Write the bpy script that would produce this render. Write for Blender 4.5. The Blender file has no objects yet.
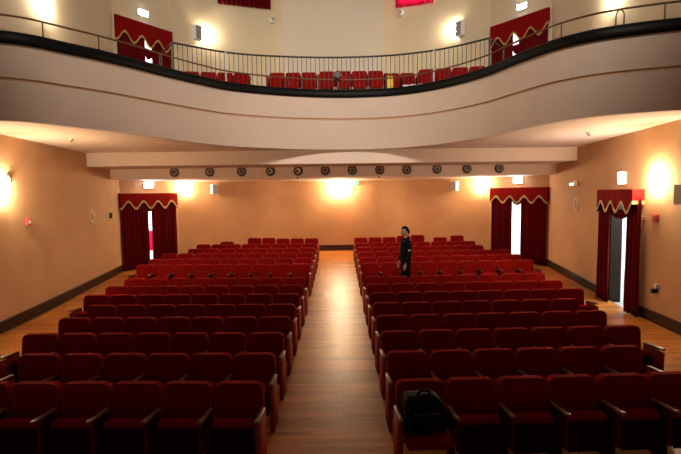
import bpy, bmesh, math, random
from mathutils import Vector, Matrix
random.seed(7)
PI = math.pi
S = bpy.context.scene
C = S.collection

# ------------------------------------------------------------------ materials
def mat(name, col, rough=.6, metal=0, noise=0, nscale=4, emit=None, estr=0, spec=.5, sheen=0, bump=0, bscale=60, coat=0, col2=None, trans=0):
    m = bpy.data.materials.new(name); m.use_nodes = True
    nt = m.node_tree; b = nt.nodes['Principled BSDF']
    b.inputs['Base Color'].default_value = (*col, 1)
    b.inputs['Roughness'].default_value = rough
    b.inputs['Metallic'].default_value = metal
    b.inputs['Specular IOR Level'].default_value = spec
    b.inputs['Coat Weight'].default_value = coat
    if sheen:
        b.inputs['Sheen Weight'].default_value = sheen
        b.inputs['Sheen Roughness'].default_value = .4
        b.inputs['Sheen Tint'].default_value = (1, .06, .03, 1)
    tc = nt.nodes.new('ShaderNodeTexCoord')
    if noise:
        n = nt.nodes.new('ShaderNodeTexNoise'); n.inputs['Scale'].default_value = nscale
        n.inputs['Detail'].default_value = 6
        nt.links.new(tc.outputs['Object'], n.inputs['Vector'])
        mx = nt.nodes.new('ShaderNodeMix'); mx.data_type = 'RGBA'
        c2 = col2 or tuple(max(0, c * (1 - noise)) for c in col)
        mx.inputs[6].default_value = (*col, 1); mx.inputs[7].default_value = (*c2, 1)
        nt.links.new(n.outputs['Fac'], mx.inputs[0]); nt.links.new(mx.outputs[2], b.inputs['Base Color'])
    if bump:
        n2 = nt.nodes.new('ShaderNodeTexNoise'); n2.inputs['Scale'].default_value = bscale
        nt.links.new(tc.outputs['Object'], n2.inputs['Vector'])
        bp = nt.nodes.new('ShaderNodeBump'); bp.inputs['Strength'].default_value = bump
        bp.inputs['Distance'].default_value = .01
        nt.links.new(n2.outputs['Fac'], bp.inputs['Height']); nt.links.new(bp.outputs['Normal'], b.inputs['Normal'])
    if emit:
        b.inputs['Emission Color'].default_value = (*emit, 1); b.inputs['Emission Strength'].default_value = estr
    if trans:
        tr = nt.nodes.new('ShaderNodeBsdfTranslucent'); tr.inputs['Color'].default_value = (*(col2 or col), 1)
        ms = nt.nodes.new('ShaderNodeMixShader'); ms.inputs[0].default_value = trans
        out = nt.nodes['Material Output']
        nt.links.new(b.outputs[0], ms.inputs[1]); nt.links.new(tr.outputs[0], ms.inputs[2]); nt.links.new(ms.outputs[0], out.inputs[0])
    return m

M = {}
M['peach'] = mat('peach_stucco', (.67, .41, .22), .85, noise=.28, nscale=1.3, bump=.2, bscale=18, spec=.15)
M['cream'] = mat('cream_plaster', (.76, .66, .48), .85, noise=.10, nscale=.8, bump=.1, bscale=25, spec=.2)
M['panel'] = mat('pale_panel_plaster', (.74, .67, .56), .85, noise=.05, nscale=.8, spec=.2)
M['parapet'] = mat('parapet_plaster', (.68, .55, .455), .8, noise=.08, nscale=.7, spec=.2)
M['groove'] = mat('parapet_groove_shade', (.55, .33, .19), .8)  # browner tone puts the shadow of the ledge into the groove
M['soffit'] = mat('soffit_plaster', (.86, .71, .59), .85, noise=.06, nscale=.7, spec=.2)
M['beam'] = mat('beam_plaster', (.86, .71, .59), .85, noise=.06, nscale=.7, spec=.2)
M['velvet'] = mat('red_seat_velvet', (.27, .0060, .0040), .85, noise=.35, nscale=30, spec=.03, sheen=.10, bump=.2, bscale=300)
M['panelred'] = mat('red_side_panel', (.30, .018, .008), .6, noise=.3, nscale=12, spec=.15)
M['armwood'] = mat('varnished_armrest_wood', (.24, .085, .03), .3, noise=.4, nscale=14, spec=.4)
M['lit_piping'] = mat('lit_rim_red_piping', (.36, .022, .012), .7, spec=.1)  # lighter red carries the light caught along the backrest rims
M['shade_plate'] = mat('seat_shade_plate', (.018, .003, .0025), .6, spec=.1)  # near-black colour stands in for shade on the tipped cushion fronts
M['standard'] = mat('dark_seat_standard', (.05, .004, .003), .7, noise=.3, nscale=12, spec=.1)
M['drape'] = mat('crimson_drape_velvet', (.135, .0035, .006), .8, noise=.3, nscale=20, spec=.05, sheen=.08)
M['pelmet'] = mat('scarlet_pelmet_velvet', (.24, .006, .006), .8, noise=.2, nscale=20, spec=.05, sheen=.08)
M['gold'] = mat('gold_braid', (.62, .42, .14), .5, noise=.5, nscale=60)
M['black'] = mat('black_coping', (.0035, .004, .0045), .5, noise=.3, nscale=8, spec=.15)
M['rail'] = mat('brown_bronze_rail', (.16, .075, .03), .45, metal=.3)
M['baluster'] = mat('dark_grey_iron', (.028, .026, .024), .55, metal=.2)
M['whitepost'] = mat('pale_grey_post', (.6, .6, .62), .5)
M['base'] = mat('dark_wood_baseboard', (.055, .022, .010), .5, noise=.4, nscale=6, spec=.15)
M['white'] = mat('white_enamel', (.8, .8, .78), .5)
M['grey'] = mat('grey_grille', (.33, .34, .36), .6, noise=.2, nscale=80)
M['brownbox'] = mat('taupe_grille', (.28, .20, .15), .6)
M['dark'] = mat('dark_plastic', (.02, .02, .02), .5)
M['nozzle'] = mat('brushed_grey_metal', (.42, .37, .33), .35, metal=.7)
M['nozzledark'] = mat('dark_bronze_ring', (.10, .07, .055), .4, metal=.4)
M['redbox'] = mat('red_call_point', (.55, .06, .05), .5)
M['pinkred'] = mat('backlit_red_fabric', (.6, .02, .10), .8, col2=(.95, .06, .22), trans=.6)
M['corr'] = mat('white_corridor_paint', (.82, .83, .86), .8)
M['corrfloor'] = mat('corridor_floor', (.5, .48, .45), .5)
M['lampwarm'] = mat('warm_lamp_glass', (.9, .85, .75), .4, emit=(1, .77, .49), estr=180)
M['lampupper'] = mat('neutral_small_lamp_glass', (.9, .88, .8), .4, emit=(1, .85, .62), estr=85)
M['lampcorner'] = mat('warm_corner_lamp_glass', (.9, .85, .75), .4, emit=(1, .77, .49), estr=105)
M['lamphall'] = mat('neutral_lamp_glass', (.9, .88, .8), .4, emit=(1, .85, .62), estr=165)
M['exitlamp'] = mat('cool_exit_lamp', (.9, .9, .95), .4, emit=(.80, .86, 1), estr=40)
M['exitgreen'] = mat('green_exit_glow', (.02, .45, .3), .4, emit=(.02, .55, .36), estr=.35)
M['exitwhite'] = mat('white_exit_symbol', (.8, .9, .85), .4, emit=(.7, 1, .9), estr=.45)
M['skin'] = mat('skin', (.50, .27, .18), .55, noise=.15, nscale=15)
M['hair'] = mat('black_hair', (.006, .004, .003), .8, noise=.4, nscale=60, spec=.08)
M['jacket'] = mat('black_jacket_cloth', (.006, .0065, .0065), .8, noise=.3, nscale=20, spec=.1)
M['trouser'] = mat('dark_trouser_cloth', (.006, .006, .006), .9, spec=.05)
M['bag'] = mat('black_nylon', (.0045, .005, .006), .7, noise=.4, nscale=40, spec=.15)
M['yellow'] = mat('yellow_plastic', (.75, .5, .05), .5)
M['paper'] = mat('white_paper', (.75, .75, .72), .8)
M['carpet'] = mat('balcony_carpet', (.12, .05, .035), .9, noise=.3, nscale=30)
M['eye'] = mat('eye_dark', (.03, .02, .015), .3)
M['lip'] = mat('lip', (.36, .13, .10), .5)

def wood_floor():
    m = bpy.data.materials.new('oak_plank_floor'); m.use_nodes = True
    nt = m.node_tree; b = nt.nodes['Principled BSDF']
    tc = nt.nodes.new('ShaderNodeTexCoord')
    br = nt.nodes.new('ShaderNodeTexBrick')
    br.inputs['Scale'].default_value = 1; br.inputs['Brick Width'].default_value = .95; br.inputs['Row Height'].default_value = .085
    br.inputs['Mortar Size'].default_value = .0022; br.inputs['Mortar Smooth'].default_value = .2
    br.inputs['Color1'].default_value = (.60, .235, .042, 1); br.inputs['Color2'].default_value = (.33, .115, .020, 1)
    br.inputs['Mortar'].default_value = (.14, .05, .012, 1); br.offset = .37
    nt.links.new(tc.outputs['Object'], br.inputs['Vector'])
    mp = nt.nodes.new('ShaderNodeMapping'); mp.inputs['Scale'].default_value = (1.2, 22, 1)
    nt.links.new(tc.outputs['Object'], mp.inputs['Vector'])
    n = nt.nodes.new('ShaderNodeTexNoise'); n.inputs['Scale'].default_value = 2.2; n.inputs['Detail'].default_value = 8
    nt.links.new(mp.outputs[0], n.inputs['Vector'])
    mx = nt.nodes.new('ShaderNodeMix'); mx.data_type = 'RGBA'; mx.blend_type = 'MULTIPLY'; mx.inputs[0].default_value = .55
    cr = nt.nodes.new('ShaderNodeValToRGB'); cr.color_ramp.elements[0].color = (.45, .42, .38, 1); cr.color_ramp.elements[1].color = (1.25, 1.2, 1.1, 1)
    cr.color_ramp.elements[0].position = .3; cr.color_ramp.elements[1].position = .7
    nt.links.new(n.outputs['Fac'], cr.inputs[0])
    nt.links.new(br.outputs['Color'], mx.inputs[6]); nt.links.new(cr.outputs[0], mx.inputs[7])
    nt.links.new(mx.outputs[2], b.inputs['Base Color'])
    b.inputs['Roughness'].default_value = .39; b.inputs['Specular IOR Level'].default_value = .32
    bp = nt.nodes.new('ShaderNodeBump'); bp.inputs['Strength'].default_value = .12; bp.inputs['Distance'].default_value = .004
    nt.links.new(n.outputs['Fac'], bp.inputs['Height']); nt.links.new(bp.outputs['Normal'], b.inputs['Normal'])
    return m
M['floor'] = wood_floor()

# ------------------------------------------------------------------ helpers
def obj(name, bm, m, parent=None, smooth=False, loc=None, rz=None):
    me = bpy.data.meshes.new(name)
    bmesh.ops.recalc_face_normals(bm, faces=bm.faces)
    bm.to_mesh(me); bm.free()
    for mm in (m if isinstance(m, (list, tuple)) else [m]): me.materials.append(mm)
    if smooth:
        for p in me.polygons: p.use_smooth = True
    o = bpy.data.objects.new(name, me); C.objects.link(o)
    if parent: o.parent = parent
    if loc is not None: o.location = loc
    if rz is not None: o.rotation_euler.z = rz
    return o

def tag(o, label, cat, group=None):
    o['label'] = label; o['category'] = cat
    if group: o['group'] = group
    return o

def thing(name, label, cat, loc=(0, 0, 0), rz=0, group=None):
    o = bpy.data.objects.new(name, None); C.objects.link(o)
    o.location = loc; o.rotation_euler = (0, 0, rz); o.empty_display_size = .1
    return tag(o, label, cat, group)

def struct(o):
    o['kind'] = 'structure'; return o

def box(bm, c, s, rot=None, bevel=0, seg=2):
    r = bmesh.ops.create_cube(bm, size=1)
    vs = r['verts']
    for v in vs: v.co = Vector((v.co.x * s[0], v.co.y * s[1], v.co.z * s[2]))
    if bevel:
        es = {e for v in vs for e in v.link_edges}
        out = bmesh.ops.bevel(bm, geom=list(es), offset=bevel, segments=seg, affect='EDGES', profile=.5)
        vs = list({v for f in out['faces'] for v in f.verts} | {v for v in vs if v.is_valid})
    mt = Matrix.Translation(c) @ (rot.to_4x4() if rot else Matrix.Identity(4))
    for v in vs: v.co = mt @ v.co
    return vs

def tube(bm, pts, r, n=8, cap=True):
    pts = [Vector(p) for p in pts]; rings = []
    for i, p in enumerate(pts):
        t = (pts[min(i + 1, len(pts) - 1)] - pts[max(i - 1, 0)]).normalized()
        a = t.cross(Vector((0, 0, 1)))
        if a.length < 1e-3: a = Vector((1, 0, 0))
        a.normalize(); b = a.cross(t)
        rr = r[i] if isinstance(r, (list, tuple)) else r
        rings.append([bm.verts.new(p + (a * math.cos(2 * PI * k / n) + b * math.sin(2 * PI * k / n)) * rr) for k in range(n)])
    for i in range(len(rings) - 1):
        for k in range(n):
            bm.faces.new((rings[i][k], rings[i][(k + 1) % n], rings[i + 1][(k + 1) % n], rings[i + 1][k]))
    if cap:
        bm.faces.new(rings[0]); bm.faces.new(rings[-1])

def lathe(bm, prof, n=24, axis='z', c=(0, 0, 0)):
    """prof: (radius, along)"""
    rings = []
    for r, h in prof:
        ring = []
        for k in range(n):
            a = 2 * PI * k / n
            if axis == 'z': p = (r * math.cos(a), r * math.sin(a), h)
            else: p = (r * math.cos(a), h, r * math.sin(a))
            ring.append(bm.verts.new((p[0] + c[0], p[1] + c[1], p[2] + c[2])))
        rings.append(ring)
    for i in range(len(rings) - 1):
        for k in range(n):
            bm.faces.new((rings[i][k], rings[i][(k + 1) % n], rings[i + 1][(k + 1) % n], rings[i + 1][k]))
    bm.faces.new(rings[0]); bm.faces.new(rings[-1])

def rounded_slab(w, z0, z1, t, rc, y0=0, lean=0, seg=5, bev=.018, rb=None):
    """upright slab with rounded corners in xz, thickness t along y, leaning back with height"""
    bm = bmesh.new()
    rb = rc * .5 if rb is None else rb
    pts = []
    for cx, cz, a0, r in ((w / 2, z1, 0, rc), (-w / 2, z1, PI / 2, rc), (-w / 2, z0, PI, rb), (w / 2, z0, 1.5 * PI, rb)):
        sx = 1 if cx > 0 else -1; sz = 1 if cz == z1 else -1
        for k in range(seg + 1):
            a = a0 + PI / 2 * k / seg
            pts.append((cx - sx * r + r * math.cos(a), cz - sz * r + r * math.sin(a)))
    f = [bm.verts.new((x, 0, z)) for x, z in pts]
    face = bm.faces.new(f)
    ex = bmesh.ops.extrude_face_region(bm, geom=[face])
    for v in ex['geom']:
        if isinstance(v, bmesh.types.BMVert): v.co.y += t
    es = [e for e in bm.edges if abs(e.verts[0].co.y - e.verts[1].co.y) < 1e-6]
    bmesh.ops.bevel(bm, geom=es, offset=bev, segments=3, affect='EDGES', profile=.5)
    for v in bm.verts: v.co.y += y0 + lean * (v.co.z - z0)
    return bm

def solid(o, t, off=-1):
    md = o.modifiers.new('thickness', 'SOLIDIFY'); md.thickness = t; md.offset = off
    return o

def catmull(pts, n=6):
    P = [Vector(p) for p in pts]; out = []
    for i in range(len(P) - 1):
        p0 = P[max(i - 1, 0)]; p1 = P[i]; p2 = P[i + 1]; p3 = P[min(i + 2, len(P) - 1)]
        for k in range(n):
            t = k / n
            out.append(.5 * ((2 * p1) + (p2 - p0) * t + (2 * p0 - 5 * p1 + 4 * p2 - p3) * t * t + (3 * p1 - p0 - 3 * p2 + p3) * t ** 3))
    out.append(P[-1]); return out

# ------------------------------------------------------------------ plan of the hall (metres; camera above x=0, y=0)
def fz(y):
    if y < 10.6: return 0
    if y < 12.4: return (y - 10.6) * .06
    if y < 15.3: return .108 + (y - 12.4) * .04
    return .224 + (y - 15.3) * .052
ZT = 13.0
L0, L1, L2, L3 = (-6.2, 1.2), (-6.85, 9.2), (-7.05, 12.5), (-7.22, 15.35)
CL, DL, EL = (-5.97, 17.2), (-4.95, 17.95), (-2.3, 18.8)
CR, DR, ER = (5.48, 17.2), (4.5, 17.95), (2.0, 18.8)
R0, R1, R2, R3 = (5.75, 1.2), (6.38, 9.0), (6.6, 12.5), (6.85, 15.35)
PLAN = [L0, L1, L2, L3, CL, DL, EL, ER, DR, CR, R3, R2, R1, R0]

def frame(p, q, t):
    """point at metre distance t along wall p->q, and rotation so local -y looks into the room (walls run left-back-right)"""
    p = Vector(p); q = Vector(q); d = (q - p).normalized(); n = Vector((d.y, -d.x))
    pt = p + d * t
    return pt, n, math.atan2(n.x, -n.y)

def wall(name, pts, holes, rnd=0):
    """holes: (segment, s0, s1, z0, z1); rnd: length over which the inner corners are rounded"""
    bm = bmesh.new()
    def strip(A, B, zs, i, s0, s1, hs):
        for c, e in zip(zs, zs[1:]):
            mz = (c + e) / 2; ms = (s0 + s1) / 2
            if any(h[1] < ms < h[2] and h[3] < mz < h[4] for h in hs): continue
            f = bm.faces.new([bm.verts.new((A.x, A.y, c)), bm.verts.new((B.x, B.y, c)), bm.verts.new((B.x, B.y, e)), bm.verts.new((A.x, A.y, e))])
            f.material_index = 0 if mz < 4.9 else 1
    for i in range(len(pts) - 1):
        p = Vector(pts[i]); q = Vector(pts[i + 1]); d = q - p; ln = d.length; d = d / ln
        hs = [h for h in holes if h[0] == i]
        r0 = rnd if i > 0 else 0; r1 = rnd if i < len(pts) - 2 else 0
        ss = sorted({r0, ln - r1} | {h[1] for h in hs} | {h[2] for h in hs})
        zs = sorted({-.15, 4.9, ZT} | {h[3] for h in hs} | {h[4] for h in hs})
        for a, b in zip(ss, ss[1:]): strip(p + d * a, p + d * b, zs, i, a, b, hs)
        if r1:
            q2 = Vector(pts[i + 2]); e0 = q - d * rnd; e1 = q + (q2 - q).normalized() * rnd; NS = 8
            cur = [(1 - t) ** 2 * e0 + 2 * t * (1 - t) * q + t * t * e1 for t in [k / NS for k in range(NS + 1)]]
            for A, B in zip(cur, cur[1:]): strip(A, B, [-.15, 4.9, ZT], i, 0, 0, [])
    bmesh.ops.remove_doubles(bm, verts=bm.verts, dist=1e-4)
    # thicken outwards
    for f in bm.faces: f.normal_update()
    me = bpy.data.meshes.new(name)
    bm.to_mesh(me); bm.free()
    me.materials.append(M['peach']); me.materials.append(M['cream'])
    o = bpy.data.objects.new(name, me); C.objects.link(o)
    md = o.modifiers.new('thickness', 'SOLIDIFY'); md.thickness = .22; md.offset = -1
    # orientation: the first face must look into the room, else flip the offset
    p = Vector(pts[0]); q = Vector(pts[1]); d = (q - p).normalized(); n = Vector((d.y, -d.x, 0))
    if me.polygons[0].normal.dot(n) < 0: md.offset = 1
    return struct(o)

segL = (Vector(CL) - Vector(L3)).length
segR = (Vector(R3) - Vector(CR)).length
dL = (.42, 1.9)       # doorway in the slanted corner walls, metres along the wall
dR = (segR - 1.9, segR - .42)
UZ = (5.97, 8.2)
dwin_L = (.46, 2.45); dwin_R = (.28, 1.72)
# right wall door runs along R2->R1 : distance measured from R2
lenR = (Vector(R1) - Vector(R2)).length
def tR(y): return (R2[1] - y) / (R2[1] - R1[1]) * lenR
dS = (tR(11.25), tR(10.1))
wall('wall_left', [L0, L1, L2, L3, CL], [(3, dL[0], dL[1], 0, 2.55), (3, dL[0], dL[1], UZ[0], UZ[1])])
lenDE = (Vector(EL) - Vector(DL)).length; lenED = (Vector(DR) - Vector(ER)).length
wall('wall_back', [CL, DL, EL, ER, DR, CR], [(1, dwin_L[0] + .15, dwin_L[1] - .1, 9.95, 11.7), (3, dwin_R[0] + .2, dwin_R[1] - .1, 9.95, 11.7)], rnd=.44)
wall('wall_right', [CR, R3, R2, R1, R0], [(0, dR[0], dR[1], 0, 2.55), (0, dR[0], dR[1], UZ[0], UZ[1]), (2, dS[0], dS[1], -.02, 2.5)])

# floor
bm = bmesh.new()
def wx(side, y):
    pts = [L0, L1, L2, L3, CL, DL, EL] if side < 0 else [R0, R1, R2, R3, CR, DR, ER]
    for a, b in zip(pts, pts[1:]):
        if a[1] <= y <= b[1]: return a[0] + (b[0] - a[0]) * (y - a[1]) / (b[1] - a[1])
    return pts[-1][0]
ys = [1.2, 3, 5, 7, 9, 9.2, 10.6, 11.6, 12.4, 12.5, 13, 14, 15, 15.3, 15.35, 16.2, 17.2, 17.6, 17.95, 18.4, 18.8]
prev = None
for y in ys:
    a = bm.verts.new((wx(-1, y) - .02, y, fz(y))); b = bm.verts.new((wx(1, y) + .02, y, fz(y)))
    a2 = bm.verts.new((a.co.x, y, fz(y) - .12)); b2 = bm.verts.new((b.co.x, y, fz(y) - .12))
    if prev:
        bm.faces.new((prev[0], prev[1], b, a)); bm.faces.new((prev[2], a2, b2, prev[3]))
    prev = (a, b, a2, b2)
struct(obj('floor', bm, M['floor']))

def poly_prism(name, pts, z0, z1, m):
    """pts (x,y); z0,z1 numbers or functions of y"""
    f0 = z0 if callable(z0) else (lambda y: z0); f1 = z1 if callable(z1) else (lambda y: z1)
    bm = bmesh.new()
    lo = [bm.verts.new((x, y, f0(y))) for x, y in pts]; hi = [bm.verts.new((x, y, f1(y))) for x, y in pts]
    fs = [bm.faces.new(lo), bm.faces.new(hi)]
    n = len(pts)
    for f in fs: f.normal_update()
    for i in range(n): bm.faces.new((lo[i], lo[(i + 1) % n], hi[(i + 1) % n], hi[i]))
    bmesh.ops.triangulate(bm, faces=fs, ngon_method='EAR_CLIP')
    return obj(name, bm, m)

struct(poly_prism('ceiling', PLAN, ZT, ZT + .2, M['cream']))

# balcony front line in plan
BAL = [(-6.83, 8.0), (-6.3, 8.02), (-5.75, 8.12), (-5.35, 8.36), (-5.0, 8.78), (-4.6, 9.27), (-4.2, 9.88), (-3.75, 10.65), (-3.25, 11.4), (-2.72, 12.02),
       (-1.77, 12.56), (-.93, 12.88), (0, 13.03), (.75, 13.02), (1.45, 12.87), (2.15, 12.47), (2.78, 11.83), (3.35, 10.9), (3.7, 9.85), (4.03, 9.02), (4.43, 8.52),
       (4.9, 8.22), (5.6, 7.95), (6.32, 7.8)]
BC = [Vector((p.x, p.y)) for p in catmull([(x, y, 0) for x, y in BAL], 5)]
def nrm(i, path=None):
    path = path or BC
    d = (path[min(i + 1, len(path) - 1)] - path[max(i - 1, 0)]).normalized()
    return Vector((d.y, -d.x))              # towards the stage
def zs_(y): return 3.93 + (13.0 - y) * .022      # underside of the balcony
def sweep(prof, m, mi=None, name='sweep'):
    bm = bmesh.new(); rings = []
    for i, p in enumerate(BC):
        n = nrm(i)
        rings.append([bm.verts.new((p.x + n.x * o, p.y + n.y * o, z(p.y) if callable(z) else z)) for o, z in prof])
    k = len(prof)
    for a, b in zip(rings, rings[1:]):
        for j in range(k):
            f = bm.faces.new((a[j], a[(j + 1) % k], b[(j + 1) % k], b[j])); f.smooth = False
            if mi: f.material_index = mi[j]
    bm.faces.new(rings[0]); bm.faces.new(rings[-1])
    return obj(name, bm, m)
w = sweep([(0, zs_), (0, 4.72), (-.03, 4.735), (-.03, 4.765), (0, 4.775), (0, 5.36), (-.14, 5.36), (-.14, zs_)], [M['parapet'], M['groove']],
          [0, 1, 1, 1, 0, 0, 0, 0], 'wall_balcony')
struct(w)
cop = sweep([(.05, 5.34), (.07, 5.38), (.06, 5.50), (.01, 5.55), (-.17, 5.55), (-.2, 5.50), (-.2, 5.34)], M['black'], name='trim_1'); struct(cop)
for q_ in cop.data.polygons: q_.use_smooth = True
# soffit, beams
inner = [(p.x - nrm(i).x * .1, p.y - nrm(i).y * .1) for i, p in enumerate(BC)]
YB = 13.16
sof = [(-6.8, 8.0)] + inner[1:-1] + [(6.33, 7.8), R1, (wx(1, YB), YB), (wx(-1, YB), YB), L2, L1]
sof = [(x, y) for x, y in sof]
struct(poly_prism('ceiling_balcony', sof, lambda y: zs_(y) + .004, lambda y: zs_(y) + .3, M['soffit']))
struct(poly_prism('trim_2', [(wx(-1, YB) + .01, YB), (wx(1, YB) - .01, YB), (wx(1, 14.7) - .01, 14.72), (wx(-1, 14.7) + .01, 14.72)], 3.555, 4.2, M['beam']))
struct(poly_prism('ceiling_rear', [(wx(-1, 14.7) + .005, 14.7), L3, CL, DL, EL, ER, DR, CR, R3, (wx(1, 14.7) - .005, 14.7)], 3.235, 3.553, M['beam']))
# balcony floor and raised rear tier
flo = [(-6.8, 8.1)] + inner[1:-1] + [(6.35, 7.9), R1, R2, R3, CR, DR, ER, EL, DL, CL, L3, L2, L1]
struct(poly_prism('floor_balcony', flo, lambda y: 4.4, lambda y: 5.30, M['carpet']))
tier = [(wx(-1, 14.4) + .01, 14.4), (-3, 14.75), (0, 14.9), (3, 14.75), (wx(1, 14.4) - .01, 14.4), R3, CR, DR, ER, EL, DL, CL, L3]
struct(poly_prism('floor_tier', tier, 5.29, 5.97, M['carpet']))
# projection-room wall standing forward of the back wall
bm = bmesh.new(); box(bm, (-.2, 18.5, (5.97 + ZT) / 2), (3.88, .56, ZT - 5.97)); struct(obj('wall_center', bm, M['panel']))

# baseboards
def baseboard(name, pts, skips=()):
    bm = bmesh.new()
    for i, (p, q) in enumerate(zip(pts, pts[1:])):
        P_ = Vector(p); Q_ = Vector(q); d = (Q_ - P_); ln = d.length; d /= ln; n = Vector((d.y, -d.x))
        cuts = [0, ln]
        sk = [s for s in skips if s[0] == i]
        spans = [(0, ln)] if not sk else [(0, sk[0][1]), (sk[0][2], ln)]
        for a, b in spans:
            A = P_ + d * a; B = P_ + d * b
            vs = []
            for pt in (A, B):
                for o, h in ((0, -.01), (.025, -.01), (.025, .22), (.012, .235), (0, .235)):
                    vs.append(bm.verts.new((pt.x + n.x * o, pt.y + n.y * o, fz(pt.y) + h)))
            for k in range(5): bm.faces.new((vs[k], vs[(k + 1) % 5], vs[5 + (k + 1) % 5], vs[5 + k]))
            bm.faces.new(vs[:5]); bm.faces.new(vs[5:])
    return struct(obj(name, bm, M['base']))
LX = lambda p: p
baseboard('baseboard_left', [L0, L1, L2, L3, CL], [(3, dL[0], dL[1])])
baseboard('baseboard_back', [CL, DL, EL, ER, DR, CR])
baseboard('baseboard_right', [CR, R3, R2, R1, R0], [(0, dR[0], dR[1]), (2, dS[0], dS[1])])

# ------------------------------------------------------------------ rooms behind the doors and windows (daylight)
def lobby(name, p, q, t0, t1, z0, h, depth, power, col=(.85, .92, 1)):
    pt, n, rz = frame(p, q, (t0 + t1) / 2); w2 = (t1 - t0) / 2 + .5
    bm = bmesh.new()
    y0, y1 = .225, .225 + depth
    def quad(a, b, c, d, mi=0):
        f = bm.faces.new([bm.verts.new(v) for v in (a, b, c, d)]); f.material_index = mi
    quad((-w2, y1, 0), (w2, y1, 0), (w2, y1, h), (-w2, y1, h))
    quad((-w2, y0, 0), (-w2, y1, 0), (-w2, y1, h), (-w2, y0, h))
    quad((w2, y0, 0), (w2, y1, 0), (w2, y1, h), (w2, y0, h))
    quad((-w2, y0, h), (w2, y0, h), (w2, y1, h), (-w2, y1, h))
    quad((-w2, .0, 0), (w2, .0, 0), (w2, y1, 0), (-w2, y1, 0), 1)
    o = obj(name, bm, [M['corr'], M['corrfloor']], loc=(pt.x, pt.y, z0 - .005), rz=rz)
    struct(o)
    ld = bpy.data.lights.new('lobby_daylight', 'AREA'); ld.shape = 'RECTANGLE'; ld.size = 1.2; ld.size_y = .8; ld.energy = power; ld.color = col
    lo = bpy.data.objects.new('lobby_daylight', ld); C.objects.link(lo)
    lo.location = (pt.x - n.x * (.225 + depth * .5), pt.y - n.y * (.225 + depth * .5), z0 + h - .06)
    return o
lobby('wall_lobby_left', L3, CL, *dL, fz(16.2), 2.7, 1.6, 75)
lobby('wall_lobby_right', CR, R3, *dR, fz(16.2), 2.7, 1.6, 90)
lobby('wall_lobby_side', R2, R1, *dS, 0, 2.7, 1.5, 42)
lobby('wall_lobby_upper_left', L3, CL, *dL, UZ[0], 2.5, 1.5, 60)
lobby('wall_lobby_upper_right', CR, R3, *dR, UZ[0], 2.5, 1.5, 60)
lobby('wall_window_right', ER, DR, *dwin_R, 10.0, 2.2, 1.0, 260)

# ------------------------------------------------------------------ door draperies
def drape_bm(x0, x1, z0, z1, y, folds, amp=.035, gather=0):
    bm = bmesh.new(); nx = folds * 8; nz = 10; grid = []
    for j in range(nz + 1):
        v = j / nz; row = []
        for i in range(nx + 1):
            u = i / nx
            x = x0 + (x1 - x0) * u
            xm = (x0 + x1) / 2
            x = xm + (x - xm) * (1 - gather * math.sin(PI * min(1, max(0, (v - .05) / .8))) ** 2)
            a = amp * (.75 + .25 * math.cos(PI * v)) * (1 + .25 * math.sin(u * 17.0 + x0 * 5))
            row.append(bm.verts.new((x, y - a * math.sin(2 * PI * folds * u + .5 * math.sin(3 * v)), z0 + (z1 - z0) * v)))
        grid.append(row)
    for j in range(nz):
        for i in range(nx):
            bm.faces.new((grid[j][i], grid[j][i + 1], grid[j + 1][i + 1], grid[j + 1][i]))
    return bm

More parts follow.
